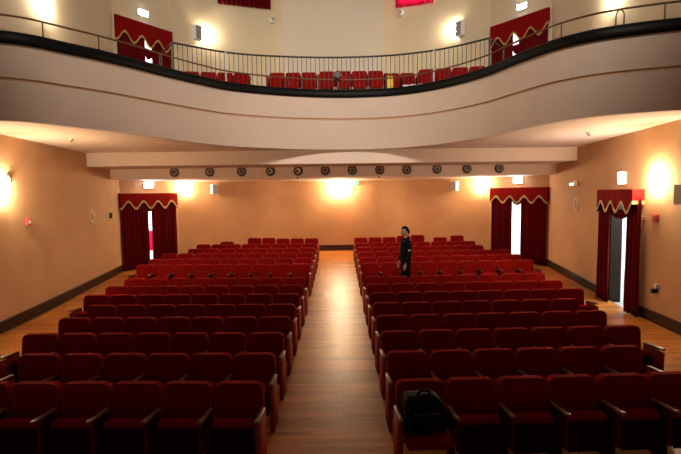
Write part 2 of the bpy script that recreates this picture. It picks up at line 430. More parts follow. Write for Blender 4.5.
FW = lambda y, z: .9974 * y - .0726 * (z - 2.73)
def drapery(label, p, q, tc, w, ztop, zbot, gap, prot, waves, hp=.5, swag=None, tieback=None, ext=(-.03, -.03), amp=.09, phase=0, group=None):
    pt, n, rz = frame(p, q, tc)
    t = thing('door_drapery', label, 'curtain', (pt.x, pt.y, zbot), rz, group)
    H = ztop - zbot
    # pelmet: left return, front, right return with a scalloped lower edge
    N = 72; path = []
    for k in range(4): path.append((-w / 2, -prot * k / 4))
    for k in range(N + 1): path.append((-w / 2 + w * k / N, -prot))
    for k in range(1, 5): path.append((w / 2, -prot + prot * k / 4))
    bm = bmesh.new(); bt = bmesh.new(); pv = None; pb = None
    for x, y in path:
        u = (x + w / 2) / w
        zb = H - hp - amp * math.cos(2 * PI * waves * u + phase)
        y_ = min(y, -.008)
        a = bm.verts.new((x, y_, zb)); b = bm.verts.new((x, y_, H))
        if pv: bm.faces.new((pv[0], a, b, pv[1]))
        pv = (a, b)
        s = 1.012
        yy = min(y_ - .012, -.012) if abs(y) >= prot * .999 else y_
        xx = x * (1 + .024 / w)
        c = bt.verts.new((xx, yy, zb - .025)); d = bt.verts.new((xx, yy, zb + .045))
        if pb: bt.faces.new((pb[0], c, d, pb[1]))
        pb = (c, d)
    vs = [bm.verts.new(c) for c in ((-w / 2, -.008, H), (-w / 2, -prot, H), (w / 2, -prot, H), (w / 2, -.008, H))]
    bm.faces.new(vs)
    pe = obj('pelmet', bm, M['pelmet'], t); solid(pe, .008, 0)
    g = obj('gold_trim', bt, M['gold'], pe); solid(g, .006, 0)
    yd = -prot * .5
    top = H - hp * .45
    am = min(.035, prot * .28)
    for a, b in ((-w / 2 - ext[0], gap[0]), (gap[1], w / 2 + ext[1])):
        dr = obj('drape', drape_bm(a, b, .012, top, yd, max(3, int(abs(b - a) / .11)), am, .06 if tieback else 0), M['drape'], t, smooth=True); solid(dr, .006, 0)
    if swag:
        xa, xb, za, depth_ = swag
        bm = bmesh.new(); N = 16; pv = None
        for k in range(N + 1):
            u = k / N; x = xa + (xb - xa) * u
            lo = za - depth_ * math.sin(PI * u) ** .8
            a = bm.verts.new((x, yd + .03 + .02 * math.sin(u * 20), lo)); b = bm.verts.new((x, yd + .03, za + .12))
            if pv: bm.faces.new((pv[0], a, b, pv[1]))
            pv = (a, b)
        sw = obj('swag', bm, M['drape'], t, smooth=True); solid(sw, .006, 0)
    if tieback:
        bm = bmesh.new(); x = tieback
        box(bm, (x, -.05, H - .62), (.05, .1, .1), bevel=.01); box(bm, (x, -.06, H - .75), (.03, .05, .16), bevel=.01)
        obj('tieback_hook', bm, M['rail'], t)
    return t
ctr = segL / 2
drapery('crimson door curtains under a scalloped pelmet in the left rear corner downstairs', L3, CL, segL / 2 - .09, segL - .04, 2.8, fz(15.4) , (-.07, .05), .14, 4, .40,
        swag=(-.1, .1, 2.0, .06), amp=.12)
drapery('crimson door curtains parted on bright daylight in the right rear corner downstairs', CR, R3, segR / 2 + .07, segR - .12, 2.84, fz(15.4), (-.22, .12), .14, 4, .42,
        swag=(-.3, .2, 2.22, .22), amp=.11)
drapery('red door curtains on the right side wall beside the tall lamp glow', R2, R1, tR(10.65), 1.55, 2.73, 0, (-.40, .36), .25, 3.5, .40, ext=(.13, .12), swag=(-.42, .4, 2.16, .1), tieback=.80, amp=.11)
drapery('crimson door curtains with gold wavy trim at the left of the balcony', L3, CL, segL / 2 + .02, segL - .12, 8.52, 5.97, (-.03, .22), .10, 3.5, .62, amp=.15, swag=(-.08, .3, 1.6, .2))
drapery('crimson door curtains with gold wavy trim at the right of the balcony', CR, R3, segR / 2 - .02, segR - .12, 8.56, 5.97, (-.2, .03), .10, 3.5, .62, amp=.15, swag=(-.25, .1, 1.62, .2))
# pink cloth seen through the gap of the left rear door
pt, n, rz = frame(L3, CL, segL / 2 + .12)
o = obj('curtain', drape_bm(-.5, .5, 0, .74, 0, 6, .03), M['pinkred'], smooth=True, loc=(pt.x - n.x * .9, pt.y - n.y * .9, fz(16.2)+.42), rz=rz); solid(o, .006, 0)
tag(o, 'pink cloth seen through the narrow gap of the left rear door curtains', 'curtain')
# dark wooden lining of the side doorway
pt, n, rz = frame(R2, R1, (dS[0] + dS[1]) / 2); hw = (dS[1] - dS[0]) / 2
bm = bmesh.new()
for sx in (-1, 1): box(bm, (sx * (hw - .025), .125, 1.25), (.05, .27, 2.5), bevel=.005)
box(bm, (0, .125, 2.475), (hw * 2, .27, .05), bevel=.005)
struct(obj('door_1', bm, mat('dark_door_lining', (.030, .020, .012), .6, noise=.3, spec=.1), loc=(pt.x, pt.y, 0), rz=rz))
# window curtains high on the back wall
def win_curtain(label, p, q, t0, t1, m):
    pt, n, rz = frame(p, q, (t0 + t1) / 2); w2 = (t1 - t0) / 2
    t = thing('window_curtain', label, 'curtain', (pt.x, pt.y, 9.84), rz)
    a = obj('cloth', drape_bm(-w2, w2, 0, 2.15, -.09, 12, .03), m, t, smooth=True); solid(a, .006, 0)
    bm = bmesh.new(); tube(bm, [(-w2 - .08, -.09, 2.19), (w2 + .08, -.09, 2.19)], .018); obj('curtain_rod', bm, M['rail'], t)
    bm = bmesh.new(); box(bm, (-w2 - .05, -.045, 2.19), (.03, .09, .03)); box(bm, (w2 + .05, -.045, 2.19), (.03, .09, .03)); obj('rod_bracket', bm, M['rail'], t)
win_curtain('dark red window curtain high on the wall left of the pale panel', DL, EL, *dwin_L, M['drape'])
win_curtain('bright pink backlit window curtain high on the wall right of the pale panel', ER, DR, *dwin_R, M['pinkred'])

# ------------------------------------------------------------------ lamps and wall fittings
def sconce(label, p, q, t, z, m, group, r=.12, h=.26):
    pt, n, rz = frame(p, q, t)
    o = thing('wall_sconce', label, 'wall lamp', (pt.x, pt.y, z), rz, group)
    bm = bmesh.new(); box(bm, (0, -.015, 0), (.1, .03, .16), bevel=.006); obj('backplate', bm, M['white'], o)
    bm = bmesh.new(); N = 12; prev = None
    for k in range(N + 1):
        a = PI * k / N
        x, y = r * math.cos(a), -.035 - r * 1.1 * math.sin(a)
        vs = [bm.verts.new((x * .78, -.035 + (y + .035) * .78, -h / 2)), bm.verts.new((x, y, 0)), bm.verts.new((x * .9, -.035 + (y + .035) * .9, h / 2))]
        if prev:
            bm.faces.new((prev[0], vs[0], vs[1], prev[1])); bm.faces.new((prev[1], vs[1], vs[2], prev[2]))
        prev = vs
    s = obj('lamp_shade', bm, m, o, smooth=True)
    return o
def on(p, q, x=None, y=None):
    p = Vector(p); q = Vector(q); ln = (q - p).length
    return (x - p.x) / (q.x - p.x) * ln if x is not None else (y - p.y) / (q.y - p.y) * ln
GW = 'lit wall lamps of the stalls'; GH = 'lit wall lamps of the balcony level'
sconce('glowing wall lamp on the left side wall at the picture edge', L1, L2, .28, 2.9, M['lampwarm'], GW)
sconce('glowing wall lamp on the right side wall beside the red door curtains', R1, R0, -.45, 2.9, M['lampwarm'], GW)
sconce('glowing wall lamp on the rear wall above the centre aisle', EL, ER, on(EL, ER, x=-.03), 2.97, M['lampwarm'], GW, .19, .26)
sconce('glowing wall lamp on the rear wall right of the left corner door', CL, DL, on(CL, DL, y=17.38), 2.96, M['lampcorner'], GW, .10, .32)
sconce('glowing wall lamp on the rear wall left of the right corner door', DR, CR, on(DR, CR, y=17.38), 2.96, M['lampcorner'], GW, .11, .32)
sconce('glowing wall lamp beside the left loudspeaker above the balcony', CL, DL, 1.20, 8.66, M['lampupper'], GH)
sconce('glowing wall lamp beside the right loudspeaker above the balcony', ER, DR, lenED - .10, 8.78, M['lampupper'], GH)
sconce('glowing wall lamp on the left side wall above the balcony rail', L1, L2, 2.2, 7.36, M['lamphall'], GH)
sconce('glowing wall lamp on the right side wall above the looped handrail', R2, R1, tR(11.35), 7.36, M['lamphall'], GH)

def exit_lamp(label, p, q, t, z, w=.34, m='exitlamp', h=.17):
    pt, n, rz = frame(p, q, t)
    o = thing('exit_lamp', label, 'exit lamp', (pt.x, pt.y, z), rz, 'white emergency lamps over the doors')
    bm = bmesh.new(); box(bm, (0, -.03, 0), (w + .03, .06, h + .03), bevel=.01); obj('housing', bm, M['white'], o)
    bm = bmesh.new(); box(bm, (0, -.065, 0), (w, .012, h), bevel=.005); obj('diffuser', bm, M[m], o)
exit_lamp('white glowing exit lamp over the left rear corner curtains downstairs', L3, CL, segL / 2 - .1, 3.08)
exit_lamp('white glowing exit lamp over the right rear corner curtains downstairs', CR, R3, segR / 2 + .05, 3.08)
exit_lamp('white glowing exit lamp over the right side wall curtains', R2, R1, tR(10.72), 2.99, .22, h=.26)
exit_lamp('white glowing exit lamp over the left balcony door curtains', L3, CL, segL / 2 - .02, 8.86)
exit_lamp('white glowing exit lamp over the right balcony door curtains', CR, R3, segR / 2 + .1, 8.9)

# green exit sign with a white running figure and arrow
pt, n, rz = frame(EL, ER, on(EL, ER, x=.62))
o = thing('exit_sign', 'small green exit sign with white symbol beside the rear centre lamp', 'exit sign', (pt.x, pt.y, 3.11), rz)
bm = bmesh.new(); box(bm, (0, -.02, 0), (.26, .04, .15), bevel=.004); obj('sign_box', bm, M['exitgreen'], o)
bm = bmesh.new()
for c, s, a in (((-.035, -.043, .035), (.022, .004, .022), 0), ((-.04, -.043, .0), (.022, .004, .05), .3), ((-.055, -.043, -.038), (.014, .004, .05), .7), ((-.02, -.043, -.036), (.014, .004, .045), -.6),
                ((-.065, -.043, .01), (.04, .004, .012), .6), ((-.012, -.043, .008), (.04, .004, .012), -.5), ((.06, -.043, 0), (.07, .004, .018), 0), ((.085, -.043, .012), (.04, .004, .014), .8), ((.085, -.043, -.012), (.04, .004, .014), -.8)):
    box(bm, c, s, Matrix.Rotation(a, 3, 'Y'))
obj('symbol', bm, M['exitwhite'], o)

def speaker(label, p, q, t, z, tilt, s=(.2, .2, .36), m='grey', name='loudspeaker', side=1):
    pt, n, rz = frame(p, q, t)
    o = thing(name, label, 'speaker', (pt.x, pt.y, z), rz)
    R_ = Matrix.Rotation(tilt, 3, 'Z')
    bm = bmesh.new(); box(bm, (0, -.06 - s[1] / 2, 0), s, R_, bevel=.02, seg=3); obj('cabinet', bm, M['white'], o)
    bm = bmesh.new(); c = R_ @ Vector((0, -s[1] / 2 - .004, 0)) + Vector((0, -.06 - s[1] / 2, 0)); box(bm, c, (s[0] * .9, .02, s[2] * .93), R_, bevel=.006); obj('grille', bm, M[m], o)
    bm = bmesh.new(); tube(bm, [(side * s[0] * .3, -.0, .02), (side * s[0] * .3, -.1, .02)], .018); tube(bm, [(side * s[0] * .62, -.1, .02), (0, -.1, .02)], .014); obj('bracket', bm, M['dark'], o)
speaker('white loudspeaker with grey grille on the rear wall right of the left lamp', DL, EL, .12, 2.94, .4, (.25, .2, .36), side=-1)
speaker('white loudspeaker with grey grille on the rear wall left of the right lamp', ER, DR, lenED - .10, 2.94, -.4, (.25, .2, .36))
speaker('grey loudspeaker beside the left wall lamp above the balcony', CL, DL, .88, 8.64, .3, (.28, .22, .52), side=-1)
speaker('grey loudspeaker beside the right wall lamp above the balcony', DR, CR, .14, 8.72, -.3, (.28, .22, .52))
speaker('taupe loudspeaker on the right side wall at the picture edge', R1, R0, .52, 2.63, 0, (.32, .12, .38), 'brownbox')

# air nozzles along the rear beam
for i, px in enumerate((176.5, 211.5, 243, 271.6, 299, 326, 352.6, 379.8, 406.6, 436.4, 466, 498)):
    x = (px - 340.2) / 467 * 14.75
    o = thing('air_nozzle', 'round air nozzle on the rear beam, ' + ('first', 'second', 'third', 'fourth', 'fifth', 'sixth', 'seventh', 'eighth', 'ninth', 'tenth', 'eleventh', 'twelfth')[i] + ' from the left', 'air nozzle',
              (x, 14.7, 3.435), 0, 'round air nozzles in the rear beam')
    bm = bmesh.new(); lathe(bm, [(.145, 0), (.148, -.012), (.135, -.026), (.105, -.022), (.1, -.006)], 28, 'y'); obj('flange', bm, M['nozzledark'], o, smooth=True)
    a = random.uniform(-.35, .35); b = random.uniform(-.3, .3)
    bm = bmesh.new(); lathe(bm, [(.1, .0), (.102, -.03), (.085, -.055), (.05, -.066), (.042, -.05)], 24, 'y')
    rot = Matrix.Rotation(a, 3, 'Z') @ Matrix.Rotation(b, 3, 'X')
    for v in bm.verts: v.co = rot @ (v.co + Vector((0, 0, 0)))
    e = obj('eyeball', bm, M['nozzle'], o, smooth=True)
    bm = bmesh.new(); lathe(bm, [(.04, -.05), (.036, -.064), (.01, -.068)], 16, 'y')
    for v in bm.verts: v.co = rot @ v.co
    obj('outlet', bm, M['dark'], e)

def wall_item(name, label, cat, p, q, t, z, parts):
    pt, n, rz = frame(p, q, t)
    o = thing(name, label, cat, (pt.x, pt.y, z), rz)
    for nm, m, boxes in parts:
        bm = bmesh.new()
        for c, s in boxes: box(bm, c, s, bevel=min(s) * .15)
        obj(nm, bm, M[m], o)
    return o
def yL(px): # y on left wall for picture ratio
    return px
wall_item('fire_call_point', 'small red fire call point on the left side wall', 'alarm', L1, L2, 1.1, 2.18, [('box', 'redbox', [((0, -.03, 0), (.16, .06, .16))]), ('cover', 'white', [((0, -.065, 0), (.07, .012, .07))])])
wall_item('fire_call_point', 'small red fire call point on the right wall under the lamp', 'alarm', R1, R0, -.45, 2.14, [('box', 'redbox', [((0, -.03, 0), (.16, .06, .16))]), ('cover', 'redbox', [((0, -.065, 0), (.09, .012, .09))])])
wall_item('motion_sensor', 'small dark motion sensor above the left wall lamp', 'sensor', L1, L2, .52, 3.1, [('body', 'dark', [((0, -.04, 0), (.05, .07, .12)), ((0, -.02, .08), (.04, .04, .04))])])
wall_item('light_switch', 'small dark switch box on the left wall beside the corner curtains', 'switch', L2, L3, 2.05, 2.12, [('box', 'dark', [((0, -.03, 0), (.06, .06, .14)), ((0, -.02, .07), (.16, .04, .04)), ((0, -.02, -.07), (.16, .04, .04))])])
wall_item('emergency_light', 'small white wedge light on the right wall above the number sign', 'light', R3, R2, 2.1, 2.9, [('housing', 'white', [((0, -.06, 0), (.34, .1, .1)), ((.1, -.05, .06), (.14, .08, .06))]), ('lens', 'exitwhite', [((0, -.115, -.01), (.3, .012, .06))])])
wall_item('wall_socket', 'white and dark socket box low on the right wall near the curtains', 'socket', R1, R0, -.33, .72, [('box', 'white', [((0, -.03, .05), (.09, .06, .09))]), ('plug', 'dark', [((-.02, -.07, -.05), (.08, .1, .09)), ((0, -.02, -.02), (.05, .03, .1))])])
def number_sign(label, p, q, t, z):
    pt, n, rz = frame(p, q, t)
    o = thing('number_sign', label, 'sign', (pt.x, pt.y, z), rz)
    cu = bpy.data.curves.new('glyph', 'FONT'); cu.body = '5'; cu.size = .28; cu.extrude = .008; cu.align_x = 'CENTER'; cu.align_y = 'CENTER'
    tmp = bpy.data.objects.new('glyph', cu); C.objects.link(tmp)
    bpy.context.view_layer.update()
    me = bpy.data.meshes.new_from_object(tmp.evaluated_get(bpy.context.evaluated_depsgraph_get()))
    bpy.data.objects.remove(tmp)
    bm = bmesh.new(); bm.from_mesh(me)
    for v in bm.verts: v.co = Vector((v.co.x, -.034 - v.co.z, v.co.y))
    bm2 = bmesh.new(); lathe(bm2, [(.15, 0), (.15, -.02), (.14, -.026)], 28, 'y'); 
    for v in bm2.verts: v.co.z *= 1.25
    obj('plate', bm2, mat('tan_sign_plate', (.66, .46, .29), .6), o)
    obj('glyph', bm, mat('grey_sign_glyph', (.24, .17, .11), .6), o)
number_sign('round sign with a dark numeral on the left side wall', L2, L3, on(L2, L3, y=13.3), 2.14)
number_sign('round sign with a dark numeral on the right side wall', R3, R2, on(R3, R2, y=13.15), 2.33)
# ceiling fittings
for lab, x, y in (('small round smoke detector under the left side of the balcony', -5.88, 10.35), ('small round smoke detector under the right side of the balcony', 5.5, 10.4)):
    o = thing('smoke_detector', lab, 'smoke detector', (x, y, zs_(y)))
    bm = bmesh.new(); lathe(bm, [(.06, .004), (.065, -.015), (.05, -.03)], 20); obj('base', bm, M['soffit'], o)
    bm = bmesh.new(); lathe(bm, [(.035, -.03), (.03, -.06), (.012, -.07)], 16); obj('head', bm, M['brownbox'], o)
for lab, x in (('tiny dark sensor under the rear beam left of the centre lamp', -1.34), ('tiny dark sensor under the rear beam right of the green exit sign', 1.24)):
    bm = bmesh.new(); lathe(bm, [(.03, 0.003), (.034, -.02), (.018, -.045)], 14); o = obj('beam_sensor', bm, M['dark'], loc=(x, 14.85, 3.235)); tag(o, lab, 'sensor')
# small cameras and a spotlight on the upper walls
def cam_dome(label, p, q, t, z, black=False):
    pt, n, rz = frame(p, q, t)
    o = thing('dome_camera' if not black else 'spotlight', label, 'camera' if not black else 'spotlight', (pt.x, pt.y, z), rz)
    bm = bmesh.new(); tube(bm, [(0, 0, .06), (0, -.12, .06)], .03); box(bm, (0, -.01, .06), (.12, .02, .12), bevel=.005); obj('bracket', bm, M['white'], o)
    bm = bmesh.new(); bmesh.ops.create_uvsphere(bm, u_segments=16, v_segments=10, radius=.11)
    for v in bm.verts: v.co += Vector((0, -.17, 0))
    obj('housing', bm, M['white'], o, smooth=True)
    bm = bmesh.new(); lathe(bm, [(.05, -.26), (.055, -.29), (.03, -.295)] if not black else [(.07, -.24), (.08, -.32), (.05, -.325)], 16, 'y')
    obj('lens', bm, M['dark' if black else 'grey'], o)
cam_dome('white dome camera beside the pale panel under the dark window curtain', DL, EL, lenDE - .3, 9.42)
cam_dome('small white camera under the pink window curtain', ER, DR, .5, 9.6)
cam_dome('white spotlight with black front right of the pink curtain', DR, CR, .02, 9.98, True)

# ------------------------------------------------------------------ balcony rails
def pathlen(pts):
    d = [0]
    for a, b in zip(pts, pts[1:]): d.append(d[-1] + (b - a).length)
    return d
hr = [Vector((p.x - nrm(i).x * .06, p.y - nrm(i).y * .06, 5.83)) for i, p in enumerate(BC)]
t = thing('balcony_handrail', 'thin bronze handrail on short posts along the black balcony edge', 'handrail', (0, 13.0, 5.55))
off = Vector((0, 13.0, 5.55))
bm = bmesh.new(); tube(bm, [p - off for p in hr], .019, 8); obj('rail', bm, M['rail'], t, smooth=True)
def near(px):
    best = None
    for p in hr:
        d = abs(340.5 + p.x / FW(p.y, 5.7) * 467 - px)
        if best is None or d < best[0]: best = (d, p)
    return best[1]
for px in (43, 102, 164, 340, 485, 562, 668):
    p = near(px); bm = bmesh.new(); tube(bm, [Vector((p.x, p.y, 5.55)) - off, Vector((p.x, p.y, 5.83)) - off], .013, 6); obj('post', bm, M['rail'], t)
p = near(617); q = near(627); bm = bmesh.new()
mid = (p + q) / 2
loop = [Vector((p.x, p.y, 5.55))]
for k in range(9):
    a = PI - PI * k / 8
    loop.append(Vector((mid.x + (q.x - p.x) / 2 * -math.cos(a) * -1, mid.y + (q.y - p.y) / 2 * math.cos(a), 5.72 + .1 * math.sin(a))))
loop.append(Vector((q.x, q.y, 5.55)))
tube(bm, [v - off for v in loop], .012, 6); obj('bent_loop', bm, M['rail'], t, smooth=True)
# tall balustrade at the middle of the balcony
bp_ = catmull([(-4.13, 11.95, 0), (-2.9, 12.85, 0), (-1.5, 13.25, 0), (0, 13.4, 0), (1.5, 13.25, 0), (2.75, 12.75, 0), (3.76, 11.9, 0)], 12)
ds = pathlen(bp_)
ZB, ZR = 5.30, 6.52
off = Vector((0, 13.4, ZB))
t = thing('balustrade', 'tall dark metal balustrade of upright bars in front of the balcony seats', 'railing', off)
bm = bmesh.new(); tube(bm, [Vector((p.x, p.y, ZR)) - off for p in bp_], .024, 8); obj('top_rail', bm, M['baluster'], t, smooth=True)
bm = bmesh.new(); tube(bm, [Vector((p.x, p.y, ZB + .1)) - off for p in bp_], .014, 6); obj('bottom_rail', bm, M['baluster'], t, smooth=True)
NB = 70
def at_len(s):
    for i in range(len(ds) - 1):
        if ds[i] <= s <= ds[i + 1]:
            return bp_[i].lerp(bp_[i + 1], (s - ds[i]) / (ds[i + 1] - ds[i]))
    return bp_[-1]
for k in range(1, NB):
    p = at_len(ds[-1] * k / NB); bm = bmesh.new()
    tube(bm, [Vector((p.x, p.y, ZB + .1)) - off, Vector((p.x, p.y, ZR)) - off], .0085, 6); obj('baluster', bm, M['baluster'], t)
for p, sgn in ((bp_[0], -1), (bp_[-1], 1)):
    bm = bmesh.new(); tube(bm, [Vector((p.x, p.y, ZB)) - off, Vector((p.x, p.y, ZR)) - off], .024, 8); obj('end_post', bm, M['baluster'], t)
    bm = bmesh.new(); e = Vector((p.x + sgn * .5, p.y + .45, ZR - .16))
    tube(bm, [Vector((p.x, p.y, ZR)) - off, e - off, Vector((e.x, e.y, ZB)) - off], .02, 8); obj('return_rail', bm, M['baluster'], t)
for px in (229, 434):
    b = min((abs(340.5 + p.x / FW(p.y, 5.9) * 467 - px), i) for i, p in enumerate(bp_))[1]; p = bp_[b]
    bm = bmesh.new(); tube(bm, [Vector((p.x, p.y - .035, ZB)) - off, Vector((p.x, p.y - .035, ZR)) - off], .02, 8); o = obj('pale_post', bm, M['whitepost'], t); o['label'] = 'pale grey post'
# black spotlight hanging at the middle of the balustrade
t = thing('stage_spotlight', 'black stage spotlight clamped at the middle of the balcony rail', 'spotlight', (-.03, 12.965, 5.72))
bm = bmesh.new(); lathe(bm, [(.07, .07), (.085, .05), (.085, -.06), (.1, -.1), (.08, -.1)], 18, 'y', (0, 0, .2)); obj('can', bm, M['dark'], t, smooth=True)
bm = bmesh.new(); tube(bm, [(-.1, 0, .2), (-.1, 0, .06), (.1, 0, .06), (.1, 0, .2)], .012, 6); tube(bm, [(0, 0, .06), (0, 0, -.168)], .016, 8); obj('yoke', bm, M['dark'], t)

# ------------------------------------------------------------------ theatre seats
PITCH = .536
W = .508
seat_mesh = {}
def seat_parts():
    back = rounded_slab(W, .28, .785, .085, .075, 0, .10)
    cush = rounded_slab(.445, .15, .515, .11, .05, -.25, .06, bev=.035)
    cdown = bmesh.new(); box(cdown, (0, -.25, .385), (.445, .44, .10), Matrix.Rotation(.05, 3, 'X'), bevel=.03, seg=3)
    return back, cush, cdown
b_, c_, cd_ = seat_parts()
def mk(name, bm, m, smooth=True):
    me = bpy.data.meshes.new(name); bmesh.ops.recalc_face_normals(bm, faces=bm.faces); bm.to_mesh(me); bm.free(); me.materials.append(m)
    if smooth:
        for p in me.polygons: p.use_smooth = True
    seat_mesh[name] = me
mk('backrest', b_, M['velvet'])
bm = bmesh.new(); rr = .07; ol = []
for cx, sx, a0 in ((W / 2 - .008, 1, 0), (-W / 2 + .008, -1, PI / 2)):
    for k in range(6):
        a = a0 + PI / 2 * k / 5
        ol.append((cx - sx * rr + rr * math.cos(a), 0.779 - rr + rr * math.sin(a)))
ol = [(W / 2 - .008, .34)] + ol + [(-W / 2 + .008, .34)]
tube(bm, [(x, .006 + .10 * (z - .28), z) for x, z in ol], .0085, 6)
mk('lit_piping', bm, M['lit_piping'])
bm = bmesh.new(); box(bm, (0, -.2515, .30), (.405, .012, .30), Matrix.Rotation(-.06, 3, 'X'), bevel=.005); mk('underside_shade', bm, M['shade_plate'])
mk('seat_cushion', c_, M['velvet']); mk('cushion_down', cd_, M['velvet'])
bm = bmesh.new(); box(bm, (0, -.215, .572), (.05, .37, .032), Matrix.Rotation(-.07, 3, 'X'), bevel=.012, seg=3); mk('armrest', bm, M['armwood'])
bm = bmesh.new()
pts = [(-.005, .0), (-.36, .0), (-.375, .05), (-.395, .535), (-.02, .56)]
lo = [bm.verts.new((-.019, y, z)) for y, z in pts]; hi = [bm.verts.new((.019, y, z)) for y, z in pts]
bm.faces.new(lo); bm.faces.new(hi)
for i in range(5): bm.faces.new((lo[i], lo[(i + 1) % 5], hi[(i + 1) % 5], hi[i]))
bmesh.ops.recalc_face_normals(bm, faces=bm.faces)
bmesh.ops.bevel(bm, geom=bm.edges[:], offset=.006, segments=2, affect='EDGES')
mk('side_panel', bm, M['panelred'])
bm = bmesh.new()
box(bm, (0, -.17, .02), (.036, .30, .036), bevel=.005); box(bm, (0, -.15, .29), (.034, .20, .52), bevel=.006)
mk('standard', bm, M['standard'])
# hinge bar that carries the tipped cushion between the side panels
bm = bmesh.new(); tube(bm, [(-.235, -.13, .24), (.235, -.13, .24)], .014, 8); mk('hinge_bar', bm, M['dark'])
protos = {}
def link(name, parent, loc=(0, 0, 0)):
    o = bpy.data.objects.new(name, seat_mesh[name if name != 'seat_cushion_down' else 'cushion_down']); C.objects.link(o); o.parent = parent; o.location = loc; return o
def copy_parts(src, dst):
    for ch in src.children:
        c = ch.copy(); C.objects.link(c); c.parent = dst
        for g in ch.children:
            d = g.copy(); C.objects.link(d); d.parent = c
def make_proto(side, ends, down, first, shade_plate=True):
    t = bpy.data.objects.new('theatre_seat', None); C.objects.link(t); t.empty_display_size = .1
    bk = link('backrest', t); link('lit_piping', bk)
    cu = bpy.data.objects.new('seat_cushion', seat_mesh['cushion_down' if down else 'seat_cushion']); C.objects.link(cu); cu.parent = t
    if shade_plate and not down: link('underside_shade', cu)
    link('hinge_bar', t)
    for s in ([side] if not ends else [side, -side]):
        link('side_panel' if (s != side or first) else 'standard', t, (s * PITCH / 2, 0, 0)); link('armrest', t, (s * PITCH / 2, 0, 0))
    return t
def seat(side, ends, down, loc, rz, label, group, first=False, shade_plate=True):
    k = (side, ends, down, first, shade_plate)
    if k not in protos:
        protos[k] = t = make_proto(*k)
    else:
        t = protos[k].copy()
        C.objects.link(t); copy_parts(protos[k], t)
    t.location = loc; t.rotation_euler = (0, 0, rz)
    return tag(t, label, 'seat', group)
ORD = ['first', 'second', 'third', 'fourth', 'fifth', 'sixth', 'seventh', 'eighth', 'ninth', 'tenth']
ROWY = [4.63, 5.50, 6.35, 7.20, 8.05, 8.90, 9.76, 10.62, 12.15, 12.98, 13.88, 14.80, 15.70, 16.78]
CNT = [6, 6, 7, 7, 7, 8, 8, 8, 9, 9, 9, 8, 8, 5]
for side, name in ((-1, 'left'), (1, 'right')):
    for r, (y, n) in enumerate(zip(ROWY, CNT)):
        edge = -.80 if side < 0 else (.535 - .0065 * max(0, y - 8))
        ang = math.radians(1.5) if side < 0 else math.radians(2.2)
        if r < 8: rowtxt = ORD[r] + ' row from stage'
        elif r == 13: rowtxt = 'rearmost row'
        else: rowtxt = ORD[r - 8] + ' row behind cross aisle'
        cols = list(range(n)); 
        if r == 13: cols = [0, 1, 2, 3, 4, 5.95 if side < 0 else 5.6] + ([6.8] if side > 0 else [])
        for ci, c in enumerate(cols):
            s = (c + .5) * (PITCH if r < 8 else .518)
            x = edge + side * s * math.cos(ang); yy = y + s * math.sin(ang)
            z = fz(yy)
            dz = 0
            if r == 13:
                if side < 0: dz = (.02, .02, .02, .05, .05, -.08)[ci]
                else: dz = (.02, .02, .02, .06, .08, -.02, .06)[ci]
            down = (side > 0 and r == 0 and c == 0)
            # which arm the seat owns: the one on the aisle side; the outermost seat has both
            last = (ci == len(cols) - 1) or (r == 13 and ci >= 4)
            if down: lab = 'dark red theatre seat folded down under the black backpack, front row, right block'
            else: lab = f'dark red theatre seat, {ORD[ci]} from centre aisle, {rowtxt}, {name} block'
            t = seat(-side, last, down, (x, yy, z), (-ang if side < 0 else ang) + (math.radians(random.uniform(-.6, .6)) if r < 13 else 0), lab,
                 f'theatre seats of the {name} block', first=(ci == 0 or (r == 13 and ci > 4)))
            if r >= 8: t.scale.x = .966
            if dz:
                for ch in t.children:
                    if ch.name.startswith('backrest'): ch.location.z += dz
# balcony seats, on the raised tier
where = {'a': 'at the left end', 'b': 'left of the black spotlight', 'c': 'right of the black spotlight', 'd': 'beside the yellow bag', 'e': 'at the right end'}
for g, px, Y, n, ang in (('a', 218, 15.7, 4, 11), ('b', 294, 15.85, 3, 0), ('c', 352.5, 15.75, 4, 0), ('d', 401, 16.1, 2, 0), ('e', 453, 15.5, 4, -10)):
    cx = (px - 339.8) / 467 * FW(Y, 6.6); a = math.radians(ang)
    for k in range(n):
        s_ = (k - (n - 1) / 2) * PITCH
        seat(1, k == 0, False, (cx + s_ * math.cos(a), Y + s_ * math.sin(a), 5.97), a, f'red balcony seat, {ORD[k]} from left in the group {where[g]}', 'balcony seats behind the balustrade', shade_plate=False)
# yellow bag and papers on the balcony
t = thing('shopping_bag', 'small yellow bag standing among the balcony seats', 'bag', (1.66, 15.4, 5.97))
bm = bmesh.new(); box(bm, (0, 0, .25), (.2, .12, .5), bevel=.03); obj('bag_body', bm, M['yellow'], t, smooth=True)
bm = bmesh.new(); tube(bm, [(-.06, 0, .49), (-.05, 0, .58), (.05, 0, .58), (.06, 0, .49)], .008, 6); obj('handle', bm, M['yellow'], t)
for k, x in enumerate((1.8, 1.98, 2.2)):
    bm = bmesh.new(); box(bm, (0, 0, .02), (.16, .12, .04), bevel=.004); o = obj('paper_stack', bm, M['paper'], loc=(x, 12.78 - .3 * (x - 1.8), 5.552), rz=.2 * k)
    tag(o, f'white paper lying on the black balcony edge, {ORD[k]} from left of three', 'papers', 'white papers on the balcony edge')

